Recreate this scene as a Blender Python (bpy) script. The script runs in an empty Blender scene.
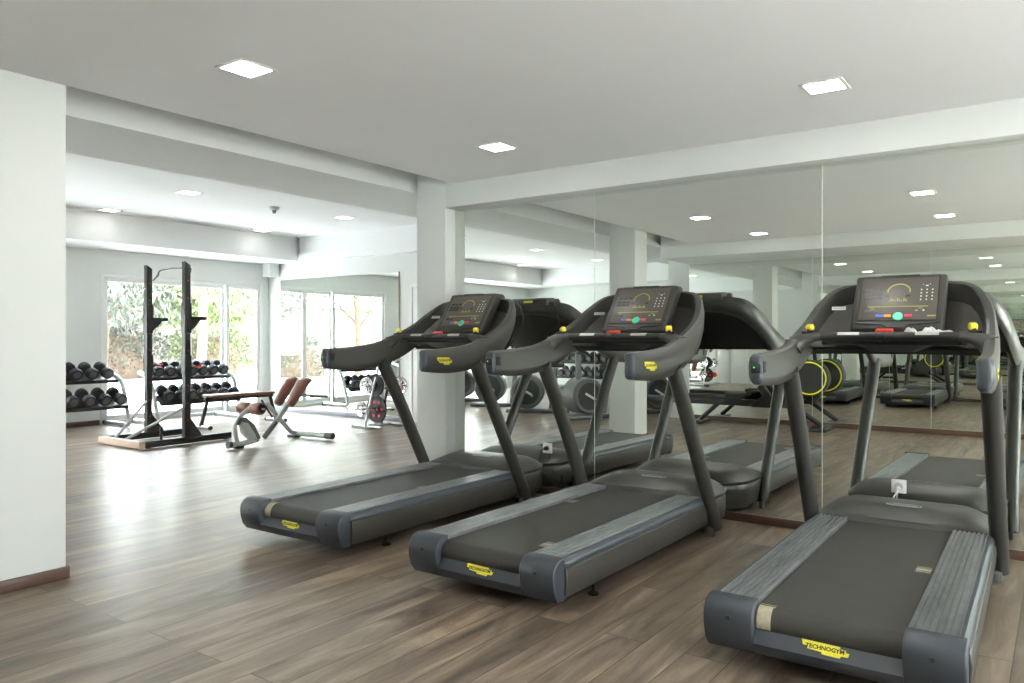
import bpy, bmesh, math, random
from mathutils import Vector, Matrix, Euler
random.seed(7)
PI = math.pi
C = bpy.context.scene.collection

# ------------------------------------------------------------------ materials
MATS = {}
def mat(name, col, rough=.5, metal=0., bump=0., bscale=200., spec=.5, coat=0., var=0., vscale=6., emit=None, estr=0., stretch=None):
    if name in MATS: return MATS[name]
    m = bpy.data.materials.new(name); m.use_nodes = True
    nt = m.node_tree; b = nt.nodes['Principled BSDF']
    b.inputs['Base Color'].default_value = (*col, 1); b.inputs['Roughness'].default_value = rough
    b.inputs['Metallic'].default_value = metal; b.inputs['Specular IOR Level'].default_value = spec
    b.inputs['Coat Weight'].default_value = coat
    if emit:
        b.inputs['Emission Color'].default_value = (*emit, 1); b.inputs['Emission Strength'].default_value = estr
    tc = nt.nodes.new('ShaderNodeTexCoord'); mp = nt.nodes.new('ShaderNodeMapping')
    nt.links.new(tc.outputs['Object'], mp.inputs['Vector'])
    if stretch: mp.inputs['Scale'].default_value = stretch
    if var:
        n = nt.nodes.new('ShaderNodeTexNoise'); n.inputs['Scale'].default_value = vscale; n.inputs['Detail'].default_value = 5
        nt.links.new(mp.outputs['Vector'], n.inputs['Vector'])
        r = nt.nodes.new('ShaderNodeMapRange'); r.inputs['From Min'].default_value = .3; r.inputs['From Max'].default_value = .7
        r.inputs['To Min'].default_value = 1-var; r.inputs['To Max'].default_value = 1+var
        nt.links.new(n.outputs['Fac'], r.inputs['Value'])
        h = nt.nodes.new('ShaderNodeHueSaturation'); h.inputs['Color'].default_value = (*col, 1)
        nt.links.new(r.outputs['Result'], h.inputs['Value']); nt.links.new(h.outputs['Color'], b.inputs['Base Color'])
    if bump:
        n = nt.nodes.new('ShaderNodeTexNoise'); n.inputs['Scale'].default_value = bscale; n.inputs['Detail'].default_value = 3
        nt.links.new(mp.outputs['Vector'], n.inputs['Vector'])
        bp = nt.nodes.new('ShaderNodeBump'); bp.inputs['Strength'].default_value = bump; bp.inputs['Distance'].default_value = .002
        nt.links.new(n.outputs['Fac'], bp.inputs['Height']); nt.links.new(bp.outputs['Normal'], b.inputs['Normal'])
    MATS[name] = m; return m

wall_m = mat('wall_paint', (.745, .765, .75), .85, bump=.08, bscale=60, var=.015, vscale=2)
ceil_m = mat('ceiling_paint', (.87, .88, .885), .9, var=.01, vscale=2)
trim_m = mat('white_gloss_trim', (.80, .81, .79), .45)
plas = mat('charcoal_plastic', (.034, .033, .029), .42, bump=.12, bscale=900, spec=.5)
plas2 = mat('charcoal_plastic_light', (.050, .049, .045), .34, bump=.1, bscale=900, spec=.5)
blueg = mat('blue_grey_plastic', (.040, .047, .058), .34, bump=.08, bscale=700)
sidep = mat('side_panel_plastic', (.050, .047, .042), .36, bump=.08, bscale=700)
black = mat('black_plastic', (.012, .012, .012), .4)
blackm = mat('black_painted_metal', (.012, .011, .010), .4)
rubber = mat('black_rubber', (.022, .022, .023), .6, bump=.3, bscale=400)
beltm = mat('belt_rubber', (.036, .034, .029), .55, bump=.4, bscale=1300, var=.12, vscale=7)
tan = mat('belt_mark_paint', (.42, .38, .27), .6, var=.15, vscale=60)
yel = mat('yellow_enamel', (.75, .68, .03), .4)
leg = mat('display_legend_yellow', (.33, .29, .06), .4)
yelk = mat('yellow_knob_plastic', (.78, .62, .03), .35)
inkm = mat('black_ink', (.02, .02, .015), .5)
chrome = mat('chrome', (.75, .76, .77), .12, 1.)
silver = mat('silver_paint', (.52, .53, .53), .3, .75)
grip = mat('sensor_steel', (.50, .50, .48), .35, .3)
redp = mat('red_plastic', (.62, .03, .02), .35)
screen = mat('console_glass', (.085, .076, .064), .38)
white = mat('white_plastic', (.78, .78, .76), .35)
brownl = mat('brown_leather', (.20, .075, .05), .38, bump=.3, bscale=300)
brownw = mat('brown_skirting_wood', (.085, .045, .030), .45, var=.25, vscale=4, stretch=(1, 1, 12))
greyp = mat('pale_grey_paint', (.50, .52, .50), .3, .2)
tanw = mat('tan_plywood', (.50, .36, .27), .5, var=.1, vscale=8)
towelm = mat('white_towel', (.75, .74, .72), .95, bump=1., bscale=500)
steelg = mat('satin_plate_steel', (.60, .60, .60), .28, .9)
greyf = mat('grey_flywheel_plastic', (.10, .105, .105), .35)

def nodes(m): return m.node_tree, m.node_tree.nodes, m.node_tree.links

def floor_mat():
    m = bpy.data.materials.new('wood_plank_floor'); m.use_nodes = True
    nt, N, L = nodes(m); b = N['Principled BSDF']
    tc = N.new('ShaderNodeTexCoord'); mp = N.new('ShaderNodeMapping')
    L.new(tc.outputs['Object'], mp.inputs['Vector']); mp.inputs['Rotation'].default_value = (0, 0, -PI/2)
    mp.inputs['Location'].default_value = (0, .017, 0)
    br = N.new('ShaderNodeTexBrick'); L.new(mp.outputs['Vector'], br.inputs['Vector'])
    br.inputs['Scale'].default_value = 1; br.inputs['Brick Width'].default_value = 1.9; br.inputs['Row Height'].default_value = .19
    br.inputs['Mortar Size'].default_value = .0028; br.inputs['Mortar Smooth'].default_value = .3; br.inputs['Bias'].default_value = 0
    br.offset = .37; br.inputs['Color1'].default_value = (0, 0, 0, 1); br.inputs['Color2'].default_value = (1, 1, 1, 1); br.inputs['Mortar'].default_value = (.5, .5, .5, 1)
    # grain stretched along the planks, shifted from plank to plank
    mv = N.new('ShaderNodeVectorMath'); mv.operation = 'MULTIPLY_ADD'
    L.new(br.outputs['Color'], mv.inputs[0]); mv.inputs[1].default_value = (7, 31, 5)
    sc = N.new('ShaderNodeVectorMath'); sc.operation = 'MULTIPLY'; L.new(mp.outputs['Vector'], sc.inputs[0]); sc.inputs[1].default_value = (.9, 5.5, 1)
    L.new(sc.outputs['Vector'], mv.inputs[2])
    n1 = N.new('ShaderNodeTexNoise'); n1.inputs['Scale'].default_value = 1.2; n1.inputs['Detail'].default_value = 8; n1.inputs['Roughness'].default_value = .62; n1.inputs['Distortion'].default_value = .8
    L.new(mv.outputs['Vector'], n1.inputs['Vector'])
    n2 = N.new('ShaderNodeTexNoise'); n2.inputs['Scale'].default_value = 9; n2.inputs['Detail'].default_value = 6; n2.inputs['Roughness'].default_value = .7
    L.new(mv.outputs['Vector'], n2.inputs['Vector'])
    r = N.new('ShaderNodeValToRGB'); L.new(n1.outputs['Fac'], r.inputs['Fac'])
    e = r.color_ramp.elements; e[0].position = .30; e[0].color = (.062, .043, .030, 1); e[1].position = .71; e[1].color = (.36, .265, .180, 1)
    k = e.new(.5); k.color = (.185, .135, .094, 1)
    h = N.new('ShaderNodeHueSaturation'); L.new(r.outputs['Color'], h.inputs['Color'])
    ma = N.new('ShaderNodeMath'); ma.operation = 'MULTIPLY_ADD'; L.new(br.outputs['Color'], ma.inputs[0]); ma.inputs[1].default_value = .42; ma.inputs[2].default_value = .52
    mb = N.new('ShaderNodeMath'); mb.operation = 'MULTIPLY_ADD'; L.new(n2.outputs['Fac'], mb.inputs[0]); mb.inputs[1].default_value = .6; L.new(ma.outputs['Value'], mb.inputs[2])
    L.new(mb.outputs['Value'], h.inputs['Value']); h.inputs['Saturation'].default_value = .9
    mx = N.new('ShaderNodeMix'); mx.data_type = 'RGBA'; L.new(br.outputs['Fac'], mx.inputs['Factor']); L.new(h.outputs['Color'], mx.inputs['A']); mx.inputs['B'].default_value = (.05, .035, .025, 1)
    L.new(mx.outputs['Result'], b.inputs['Base Color'])
    b.inputs['Roughness'].default_value = .30; b.inputs['Specular IOR Level'].default_value = .5
    rr = N.new('ShaderNodeMapRange'); L.new(n2.outputs['Fac'], rr.inputs['Value']); rr.inputs['To Min'].default_value = .22; rr.inputs['To Max'].default_value = .42
    L.new(rr.outputs['Result'], b.inputs['Roughness'])
    bp = N.new('ShaderNodeBump'); bp.inputs['Strength'].default_value = .25; bp.inputs['Distance'].default_value = .002
    ad = N.new('ShaderNodeMath'); ad.operation = 'SUBTRACT'; L.new(n2.outputs['Fac'], ad.inputs[0]); L.new(br.outputs['Fac'], ad.inputs[1])
    L.new(ad.outputs['Value'], bp.inputs['Height']); L.new(bp.outputs['Normal'], b.inputs['Normal'])
    return m
floor_m = floor_mat()

def mirror_mat(name, col):
    m = bpy.data.materials.new(name); m.use_nodes = True
    nt, N, L = nodes(m); N.remove(N['Principled BSDF'])
    g = N.new('ShaderNodeBsdfGlossy'); g.inputs['Color'].default_value = (*col, 1); g.inputs['Roughness'].default_value = 0
    L.new(g.outputs[0], N['Material Output'].inputs['Surface']); return m
mir_m = mirror_mat('mirror_silvering', (.885, .915, .87))
edge_m = mat('green_glass_edge', (.78, .84, .76), .5)

def glass_mat():
    m = bpy.data.materials.new('window_glass'); m.use_nodes = True
    nt, N, L = nodes(m); N.remove(N['Principled BSDF'])
    t = N.new('ShaderNodeBsdfTransparent'); t.inputs['Color'].default_value = (.96, .98, .97, 1)
    g = N.new('ShaderNodeBsdfGlossy'); g.inputs['Roughness'].default_value = .02
    lw = N.new('ShaderNodeLayerWeight'); pw = N.new('ShaderNodeMath'); pw.operation = 'POWER'; L.new(lw.outputs['Facing'], pw.inputs[0]); pw.inputs[1].default_value = 5
    f = N.new('ShaderNodeMath'); f.operation = 'MULTIPLY_ADD'; L.new(pw.outputs[0], f.inputs[0]); f.inputs[1].default_value = .8; f.inputs[2].default_value = .04
    mx = N.new('ShaderNodeMixShader'); L.new(f.outputs[0], mx.inputs[0]); L.new(t.outputs[0], mx.inputs[1]); L.new(g.outputs[0], mx.inputs[2])
    L.new(mx.outputs[0], N['Material Output'].inputs['Surface']); return m
glass_m = glass_mat()
def emis(name, col, s):
    m = bpy.data.materials.new(name); m.use_nodes = True
    nt, N, L = nodes(m); N.remove(N['Principled BSDF'])
    g = N.new('ShaderNodeEmission'); g.inputs['Color'].default_value = (*col, 1); g.inputs['Strength'].default_value = s
    L.new(g.outputs[0], N['Material Output'].inputs['Surface']); return m
lamp_m = emis('led_diffuser', (1, .975, .93), 40)
lamp_f = emis('led_diffuser_dim', (1, .975, .93), 7)
led_y = emis('yellow_display_light', (.85, .72, .12), .45)
led_w = emis('white_display_light', (.8, .8, .75), .5)
led_g = emis('green_led', (.05, 1, .2), 1.2)

def rail_mat():
    m = bpy.data.materials.new('grooved_aluminium'); m.use_nodes = True
    nt, N, L = nodes(m); b = N['Principled BSDF']; b.inputs['Metallic'].default_value = .7; b.inputs['Roughness'].default_value = .34
    tc = N.new('ShaderNodeTexCoord'); mp = N.new('ShaderNodeMapping'); L.new(tc.outputs['Object'], mp.inputs['Vector']); mp.inputs['Scale'].default_value = (9, 2.0, 1)
    n = N.new('ShaderNodeTexNoise'); n.inputs['Scale'].default_value = 1.6; n.inputs['Detail'].default_value = 7; n.inputs['Roughness'].default_value = .7; L.new(mp.outputs['Vector'], n.inputs['Vector'])
    r = N.new('ShaderNodeValToRGB'); L.new(n.outputs['Fac'], r.inputs['Fac']); e = r.color_ramp.elements
    e[0].position = .3; e[0].color = (.15, .16, .165, 1); e[1].position = .75; e[1].color = (.42, .43, .44, 1)
    L.new(r.outputs['Color'], b.inputs['Base Color'])
    rr = N.new('ShaderNodeMapRange'); L.new(n.outputs['Fac'], rr.inputs['Value']); rr.inputs['To Min'].default_value = .2; rr.inputs['To Max'].default_value = .5
    L.new(rr.outputs['Result'], b.inputs['Roughness']); return m
rail_m = rail_mat()

# ------------------------------------------------------------------ mesh helpers
class MB:
    def __init__(s): s.bm = bmesh.new()
    def box(s, c, d, rot=None, bev=0., seg=2):
        r = bmesh.ops.create_cube(s.bm, size=1); vs = r['verts']
        bmesh.ops.scale(s.bm, verts=vs, vec=Vector(d))
        if bev:
            es = list({e for v in vs for e in v.link_edges})
            rr = bmesh.ops.bevel(s.bm, geom=es, offset=min(bev, min(d)*.49), segments=seg, affect='EDGES', profile=.5)
            vs = list({v for v in rr['verts']} | {v for v in vs if v.is_valid})
        M = Matrix.Translation(Vector(c)) @ (Euler(rot).to_matrix().to_4x4() if rot else Matrix.Identity(4))
        bmesh.ops.transform(s.bm, matrix=M, verts=vs); return s
    def b2(s, a, b, bev=0., seg=2):
        return s.box([(p+q)/2 for p, q in zip(a, b)], [abs(q-p) for p, q in zip(a, b)], None, bev, seg)
    def loft(s, secs, closed=True, cap=True, loop=False):
        rows = [[s.bm.verts.new(p) for p in sec] for sec in secs]
        n = len(rows[0]); R = len(rows)
        for i in range(R if loop else R-1):
            a, b = rows[i], rows[(i+1) % R]
            for k in range(n if closed else n-1):
                try: s.bm.faces.new((a[k], a[(k+1) % n], b[(k+1) % n], b[k]))
                except ValueError: pass
        if cap and closed and not loop:
            s.bm.faces.new(rows[0][::-1]); s.bm.faces.new(rows[-1])
        return s
    def tube(s, pts, r, seg=12, cap=True, flat=1.0, loop=False):
        pts = [Vector(p) for p in pts]; n = len(pts); secs = []; up = None
        for i, p in enumerate(pts):
            if loop: t = (pts[(i+1) % n]-pts[i-1]).normalized()
            else: t = (pts[min(i+1, n-1)]-pts[max(i-1, 0)]).normalized()
            if up is None:
                up = Vector((1, 0, 0)) if abs(t.x) < .9 else Vector((0, 0, 1))
            u = (up - t*up.dot(t)).normalized(); v = t.cross(u); up = u
            rr = r[i] if isinstance(r, (list, tuple)) else r
            secs.append([p+u*math.cos(a)*rr*flat+v*math.sin(a)*rr for a in [2*PI*k/seg for k in range(seg)]])
        return s.loft(secs, True, cap, loop)
    def cyl(s, a, b, r, seg=20, r2=None): return s.tube([a, b], [r, r if r2 is None else r2], seg)
    def lathe(s, prof, c=(0, 0, 0), axis='z', seg=32, rot=None):
        # prof: (radius, height)
        secs = []
        for k in range(seg):
            a = 2*PI*k/seg; ca, sa = math.cos(a), math.sin(a); row = []
            for r, h in prof:
                p = {'z': (r*ca, r*sa, h), 'x': (h, r*ca, r*sa), 'y': (r*sa, h, r*ca)}[axis]
                v = Vector(p)
                if rot: v = Euler(rot).to_matrix() @ v
                row.append(v+Vector(c))
            secs.append(row)
        rows = [[s.bm.verts.new(p) for p in sec] for sec in secs]
        for i in range(seg):
            a, b = rows[i], rows[(i+1) % seg]
            for k in range(len(prof)-1): s.bm.faces.new((a[k], b[k], b[k+1], a[k+1]))
        bmesh.ops.remove_doubles(s.bm, verts=[v for r in rows for v in r], dist=1e-6); return s
    def prism(s, poly, a, b, axis='x', bev=0., seg=2):
        def P(u, v, w): return {'x': (w, u, v), 'y': (u, w, v), 'z': (u, v, w)}[axis]
        A = [s.bm.verts.new(P(u, v, a)) for u, v in poly]; B = [s.bm.verts.new(P(u, v, b)) for u, v in poly]
        n = len(poly); fs = [s.bm.faces.new(A), s.bm.faces.new(B[::-1])]
        for k in range(n): fs.append(s.bm.faces.new((A[k], B[k], B[(k+1) % n], A[(k+1) % n])))
        if bev:
            es = [e for f in fs[:2] for e in f.edges]
            bmesh.ops.bevel(s.bm, geom=es, offset=bev, segments=seg, affect='EDGES', profile=.5)
        return s
    def build(s, name, m, parent=None, ang=35, flat=False):
        bmesh.ops.recalc_face_normals(s.bm, faces=s.bm.faces)
        me = bpy.data.meshes.new(name); s.bm.to_mesh(me); s.bm.free()
        ms = m if isinstance(m, (list, tuple)) else [m]
        for x in ms: me.materials.append(x)
        if not flat:
            for p in me.polygons: p.use_smooth = True
            me.set_sharp_from_angle(angle=math.radians(ang))
        o = bpy.data.objects.new(name, me); C.objects.link(o)
        if parent: o.parent = parent
        return o

def crv(pts, n=8):
    """Catmull-Rom through tuples of any length"""
    P = [pts[0]] + list(pts) + [pts[-1]]; out = []
    for i in range(1, len(P)-2):
        for k in range(n):
            t = k/n; a, b, c, d = P[i-1], P[i], P[i+1], P[i+2]
            out.append(tuple(.5*((2*q)+(-p+r)*t+(2*p-5*q+4*r-s_)*t*t+(-p+3*q-3*r+s_)*t**3) for p, q, r, s_ in zip(a, b, c, d)))
    out.append(tuple(pts[-1])); return out

def tag(o, label=None, cat=None, group=None, kind=None):
    if label: o['label'] = label
    if cat: o['category'] = cat
    if group: o['group'] = group
    if kind: o['kind'] = kind
    return o
def thing(name, label, cat, loc=(0, 0, 0), rz=0, group=None):
    o = bpy.data.objects.new(name, None); C.objects.link(o); o.empty_display_size = .1
    o.location = loc; o.rotation_euler = (0, 0, rz); return tag(o, label, cat, group)
def kids(o): return [c for c in list(C.objects) if c.parent == o]
def copy_tree(o, parent=None):
    c = o.copy(); C.objects.link(c); c.parent = parent
    for ch in kids(o): copy_tree(ch, c)
    return c
def dup(o, loc, rz, label, group=None):
    c = copy_tree(o); c.location = loc; c.rotation_euler = (0, 0, rz); c['label'] = label
    if group: c['group'] = group
    return c
def struct(name, mb, m, parent=None, **k):
    o = mb.build(name, m, parent, **k)
    if parent is None: o['kind'] = 'structure'
    return o
def text(name, s, size, m, parent, loc, rot, ext=.0006, bold=0.):
    cu = bpy.data.curves.new('t', 'FONT'); cu.body = s; cu.size = size; cu.extrude = ext; cu.align_x = 'CENTER'; cu.align_y = 'CENTER'; cu.offset = bold; cu.resolution_u = 2
    t = bpy.data.objects.new('t', cu); C.objects.link(t)
    dg = bpy.context.evaluated_depsgraph_get(); me = bpy.data.meshes.new_from_object(t.evaluated_get(dg))
    bpy.data.objects.remove(t)
    me.materials.clear(); me.materials.append(m)
    o = bpy.data.objects.new(name, me); C.objects.link(o); o.parent = parent; o.location = loc; o.rotation_euler = rot
    return o

# ------------------------------------------------------------------ the room
XL, YM, YO = -4.53, 5.57, -1.02       # opening plane, mirror wall, opposite mirror wall
XW, YF, YE = -12.1, 9.1, -6.6         # window wall, far mirror wall, end wall of the free-weight room
XR = 3.4                               # right wall
ZC, ZF = 2.747, 3.12
struct('floor', MB().b2((XW, YE, -.1), (XR, YF, 0)), floor_m)
b = MB()
b.b2((XL, YO, ZC), (XR, YM, ZF+.1)); b.b2((XL-.1, 5.42, ZC), (XL, YM, ZF+.1))
struct('ceiling', b, ceil_m)
# raised ceiling of the free-weight room
struct('ceiling_weights_room', MB().b2((XW-.2, YE-.2, ZF), (XL, YF+.2, ZF+.1)), ceil_m)
# mirror wall with its beam, and the wall behind the opposite mirrors
struct('wall_mirror_side', MB().b2((XL-.45, YM+.008, 0), (XR, YM+.2, ZF)), wall_m)
struct('trim_beam_over_mirror', MB().b2((XL-.1, 5.42, 2.535), (XR, YM+.008, ZC), bev=.003), wall_m)
struct('wall_opposite', MB().b2((XL-.54, YO-.2, 0), (XR, YO-.008, ZF)), wall_m)
struct('trim_beam_opposite', MB().b2((XL-.54, YO-.008, 2.56), (XR, .10, ZC-.001), bev=.004).b2((XL-.54, YO-.008, ZC-.002), (XL, .10, ZF)), wall_m)
# columns in the opening plane
struct('wall_column_left', MB().b2((XL-.37, 1.70, 0), (XL, 2.058, ZF), bev=.004), wall_m)
struct('wall_column_by_mirror', MB().b2((XL-.45, 5.42, 0), (XL-.10, YM+.01, ZF), bev=.004), wall_m)
struct('wall_column_opposite', MB().b2((XL-.9, YO-.3, 0), (XL-.54, YO+.03, ZF), bev=.004), wall_m)
# dropped beam between the two rooms, behind a shadow slot
struct('trim_beam_between_rooms', MB().b2((-6.17, YE, 2.747), (-5.13, YF, ZF)), wall_m)
struct('wall_behind_column', MB().b2((XL-.45, YM+.2, 0), (XL-.25, YF, ZF)), wall_m)
struct('wall_far', MB().b2((XW-.2, YF, 0), (XL, YF+.2, ZF)), wall_m)
struct('wall_end', MB().b2((XW-.2, YE-.2, 0), (XL-.3, YE, ZF)), wall_m)
struct('wall_end_side', MB().b2((XL-.5, YE-.2, 0), (XL-.3, YO-.1, ZF)), wall_m)
# perimeter soffits of the free-weight room
b = MB(); b.b2((XW, YE, 2.70), (-11.07, YF, 2.83)); b.b2((XW, YE, 2.83), (-11.12, YF, ZF)); struct('trim_soffit_window_side', b, ceil_m)
b = MB(); b.b2((-11.07, 8.93, 2.70), (-6.17, YF, 2.83)); b.b2((-11.07, 8.98, 2.83), (-6.17, YF, ZF)); struct('trim_soffit_far_side', b, ceil_m)
b = MB(); b.b2((-11.07, YE, 2.70), (-6.17, YE+.9, ZF)); struct('trim_soffit_end_side', b, ceil_m)
struct('trim_box_in_corner', MB().b2((-11.96, 8.86, 2.46), (-11.76, 9.09, 2.70), bev=.004), wall_m)

# window wall (X = XW): three glazed openings
WIN = [(6.0, 8.97, 'n'), (.6, 4.6, 'n'), (-5.6, -2.0, 'n')]
ZT = 2.33
b = MB(); ys = [YE]
for y0, y1, _ in sorted(WIN): ys += [y0, y1]
ys.append(YF)
for i in range(0, len(ys), 2): b.b2((XW-.2, ys[i], 0), (XW, ys[i+1], ZF))
for y0, y1, _ in WIN: b.b2((XW-.2, y0, ZT), (XW, y1, ZF))
struct('wall_window_side', b, wall_m)
def window(name, y0, y1, cuts):
    f = MB(); x0, x1 = XW-.12, XW+.012; w = .055
    f.b2((x0, y0, 0), (x1, y0+w, ZT), bev=.004); f.b2((x0, y1-w, 0), (x1, y1, ZT), bev=.004)
    f.b2((x0, y0+w, ZT-w), (x1, y1-w, ZT), bev=.004); f.b2((x0, y0+w, 0), (x1, y1-w, .05), bev=.004)
    root = struct(name, f, trim_m)
    edges = [y0+w]+list(cuts)+[y1-w]
    for i in range(len(edges)-1):
        a, c = edges[i]+.004, edges[i+1]-.004; sx = x0+.03 if i % 2 else x0+.07; s = MB()
        s.b2((sx, a, .05), (sx+.035, a+.06, ZT-w), bev=.003); s.b2((sx, c-.06, .05), (sx+.035, c, ZT-w), bev=.003)
        s.b2((sx, a+.06, ZT-w-.06), (sx+.035, c-.06, ZT-w), bev=.003); s.b2((sx, a+.06, .05), (sx+.035, c-.06, .13), bev=.003)
        so = s.build('sash', trim_m, root)
        MB().b2((sx+.014, a+.06, .13), (sx+.02, c-.06, ZT-w-.06)).build('pane', glass_m, so)
    return root
window('window_1', 6.0, 8.97, (7.51, 8.21))
window('window_added_middle', .6, 4.6, (1.6, 2.6, 3.6))  # unseen window, added to let in more daylight
window('window_3', -5.6, -2.0, (-4.4, -3.2))
# unseen right wall; its window is added to light the near room
WY0, WY1, WZ0, WZ1 = 1.2, 4.0, .5, 2.3
b = MB(); b.b2((XR, YO-.2, 0), (XR+.2, WY0, ZF)); b.b2((XR, WY1, 0), (XR+.2, YM+.2, ZF)); b.b2((XR, WY0, WZ1), (XR+.2, WY1, ZF)); b.b2((XR, WY0, 0), (XR+.2, WY1, WZ0)); struct('wall_right', b, wall_m)
f = MB()
for y in (WY0+.03, (WY0+WY1)/2, WY1-.03): f.b2((XR+.05, y-.03, WZ0), (XR+.12, y+.03, WZ1), bev=.004)
f.b2((XR+.05, WY0, WZ1-.06), (XR+.12, WY1, WZ1)); f.b2((XR+.05, WY0, WZ0), (XR+.12, WY1, WZ0+.06))
w4 = struct('window_added_right', f, trim_m)
MB().b2((XR+.085, WY0+.05, WZ0+.06), (XR+.09, WY1-.05, WZ1-.06)).build('pane', glass_m, w4)

# skirting
struct('baseboard_mirror', MB().b2((XL-.08, YM-.022, 0), (XR, YM+.008, .058), bev=.004), brownw)
struct('baseboard_opposite', MB().b2((XL-.54, YO-.008, 0), (XR, YO+.022, .075), bev=.004), brownw)
b = MB(); b.b2((XL-.385, 1.685, 0), (XL+.015, 2.073, .066), bev=.004); struct('baseboard_column_left', b, brownw)
b = MB(); b.b2((XL-.465, 5.405, 0), (XL-.085, YM-.022, .066), bev=.004); struct('baseboard_column_mirror', b, trim_m)
struct('baseboard_window', MB().b2((XW, 4.66, 0), (XW+.02, 5.98, .075), bev=.004), brownw)
struct('baseboard_far', MB().b2((-11.98, YF-.06, 0), (-8.72, YF, .07), bev=.006), mat('grey_plinth', (.30, .30, .33), .4))
struct('baseboard_end', MB().b2((XW, YE, 0), (XL-.5, YE+.02, .075), bev=.004), brownw)

# mirrors
def mirror(x0, x1, y, z0, z1, side, label, grp):
    # side -1: faces -Y
    t = thing('wall_mirror', label, 'mirror', ((x0+x1)/2, y, z0), 0, grp)
    w = (x1-x0)/2-.0015; h = z1-z0; d = .006
    MB().b2((-w-.0014, 0, 0), (w+.0014, side*d, h)).build('backing', edge_m, t, flat=True)
    m = MB(); m.loft([[(-w+.0012, side*.0066, .002), (w-.0012, side*.0066, .002)], [(-w+.0012, side*.0066, h-.002), (w-.0012, side*.0066, h-.002)]], closed=False)
    m.build('silvered_face', mir_m, t, flat=True); return t
MG = 'frameless mirror panels behind the treadmills'
mirror(-4.63, -3.143, YM, .06, 2.533, -1, 'frameless wall mirror panel next to the white column, behind the farthest treadmill', None)
mirror(-3.143, -1.355, YM, .06, 2.533, -1, 'frameless wall mirror panel between the two seams, behind the middle treadmill', None)
mirror(-1.355, .45, YM, .06, 2.533, -1, 'frameless wall mirror panel right of the right-hand seam, behind the nearest treadmill', None)
mirror(.45, 2.25, YM, .06, 2.533, -1, 'frameless wall mirror panel beyond the nearest treadmill, at the right edge of the room', None)
xo = [-5.07, -3.1, -1.51, .2, 1.8, 3.3]
for i in range(5):
    mirror(xo[i], xo[i+1], YO, .075, 2.56, 1, 'frameless mirror panel on the wall opposite the treadmills, seen only in reflection', 'mirror panels on the opposite wall')
mirror(-11.75, -10.47, YF-.004, .07, 2.40, -1, 'tall wall mirror panel in the weights area, in the corner beside the glass doors', None)
mirror(-10.47, -8.75, YF-.004, .07, 2.40, -1, 'tall wall mirror panel in the weights area, nearer the plate tree and white door', None)
MB().b2((-8.748, YF-.02, .05), (-8.733, YF, 2.41)).build('mirror_edge_strip', mat('bronze_edge', (.25, .21, .15), .4, .5))
o = bpy.data.objects['mirror_edge_strip']; o.name = 'trim_mirror_edge'; o['kind'] = 'structure'

# white double door in the far wall
d = MB()
for a, c in ((-8.5, -8.44), (-7.52, -7.46)): d.b2((a, YF-.03, 0), (c, YF+.02, 2.2), bev=.004)
d.b2((-8.44, YF-.03, 2.14), (-7.52, YF+.02, 2.2), bev=.004)
dr = struct('door_1', d, trim_m)
for a, c in ((-8.435, -7.985), (-7.975, -7.525)):
    l = MB().b2((a, YF-.02, .01), (c, YF+.02, 2.135), bev=.003)
    for z0, z1 in ((.15, .95), (1.05, 2.0)):
        l.b2((a+.07, YF-.026, z0), (c-.07, YF-.018, z1), bev=.003)
    lf = l.build('door_leaf', trim_m, dr)
MB().cyl((-8.02, YF-.02, 1.0), (-8.02, YF-.075, 1.0), .01).cyl((-8.02, YF-.075, 1.0), (-8.13, YF-.075, 1.0), .01).build('door_handle', blackm, dr)

# recessed square ceiling lamps
def lamp(loc, z, label, grp=None, size=.23, lm=None):
    t = thing('ceiling_lamp', label, 'ceiling light', (loc[0], loc[1], z), 0, grp)
    h = size/2; w = .022; f = MB()
    f.b2((-h, -h, -.006), (h, -h+w, .002), bev=.002); f.b2((-h, h-w, -.006), (h, h, .002), bev=.002)
    f.b2((-h, -h+w, -.006), (-h+w, h-w, .002), bev=.002); f.b2((h-w, -h+w, -.006), (h, h-w, .002), bev=.002)
    f.build('lamp_frame', trim_m, t)
    MB().b2((-h+w, -h+w, -.003), (h-w, h-w, .001)).build('diffuser', lm or lamp_m, t, flat=True); return t
lamp((-3.475, 2.475), ZC, 'square recessed ceiling lamp nearest the left column, large at upper left')
lamp((-1.09, 4.53), ZC, 'square recessed ceiling lamp above the nearest treadmill, at upper right')
lamp((-3.40, 4.57), ZC, 'square recessed ceiling lamp near the column beside the mirrors')
NG = 'ceiling lamps over the near room seen only in the mirrors'
for x, y in ((-1.12, 2.72), (-3.35, .72), (-1.12, 1.0), (1.2, 4.45), (1.2, 2.6), (1.2, .8)):  # the row at positive X is unseen, added to spread the lamp light
    lamp((x, y), ZC, 'square recessed ceiling lamp of the near room, never in direct view', NG)
FL = [(-10.83, 5.5, 'farthest left, above the left dumbbell rack'), (-8.73, 5.4, 'left, nearer the beam'),
      (-10.82, 8.0, 'far corner beside the glass doors'), (-8.68, 7.86, 'rightmost, nearest the plate tree')]
for x, y, s in FL: lamp((x, y), ZF, 'square lamp in the weights-area ceiling, '+s, None, .25, lamp_f)
for x in (-10.8, -8.7, -6.5 if False else -7.0):
    for y in (3.0, .6, -1.9, -4.4):
        lamp((x, y), ZF, 'square ceiling lamp of the weights area, seen only in the mirrors', 'ceiling lamps of the weights area seen only in the mirrors', .25, lamp_f)
# smoke detector
t = thing('smoke_detector', 'small grey conical smoke detector on the raised ceiling of the weights area', 'smoke detector', (-8.75, 6.67, ZF))
MB().lathe([(0, 0), (.07, 0), (.07, -.02), (.05, -.045), (0, -.045)]).build('base', greyp, t)
MB().lathe([(0, -.04), (.032, -.045), (.02, -.085), (0, -.09)]).build('sensor_head', mat('grey_sensor', (.2, .2, .2), .5), t)

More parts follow.
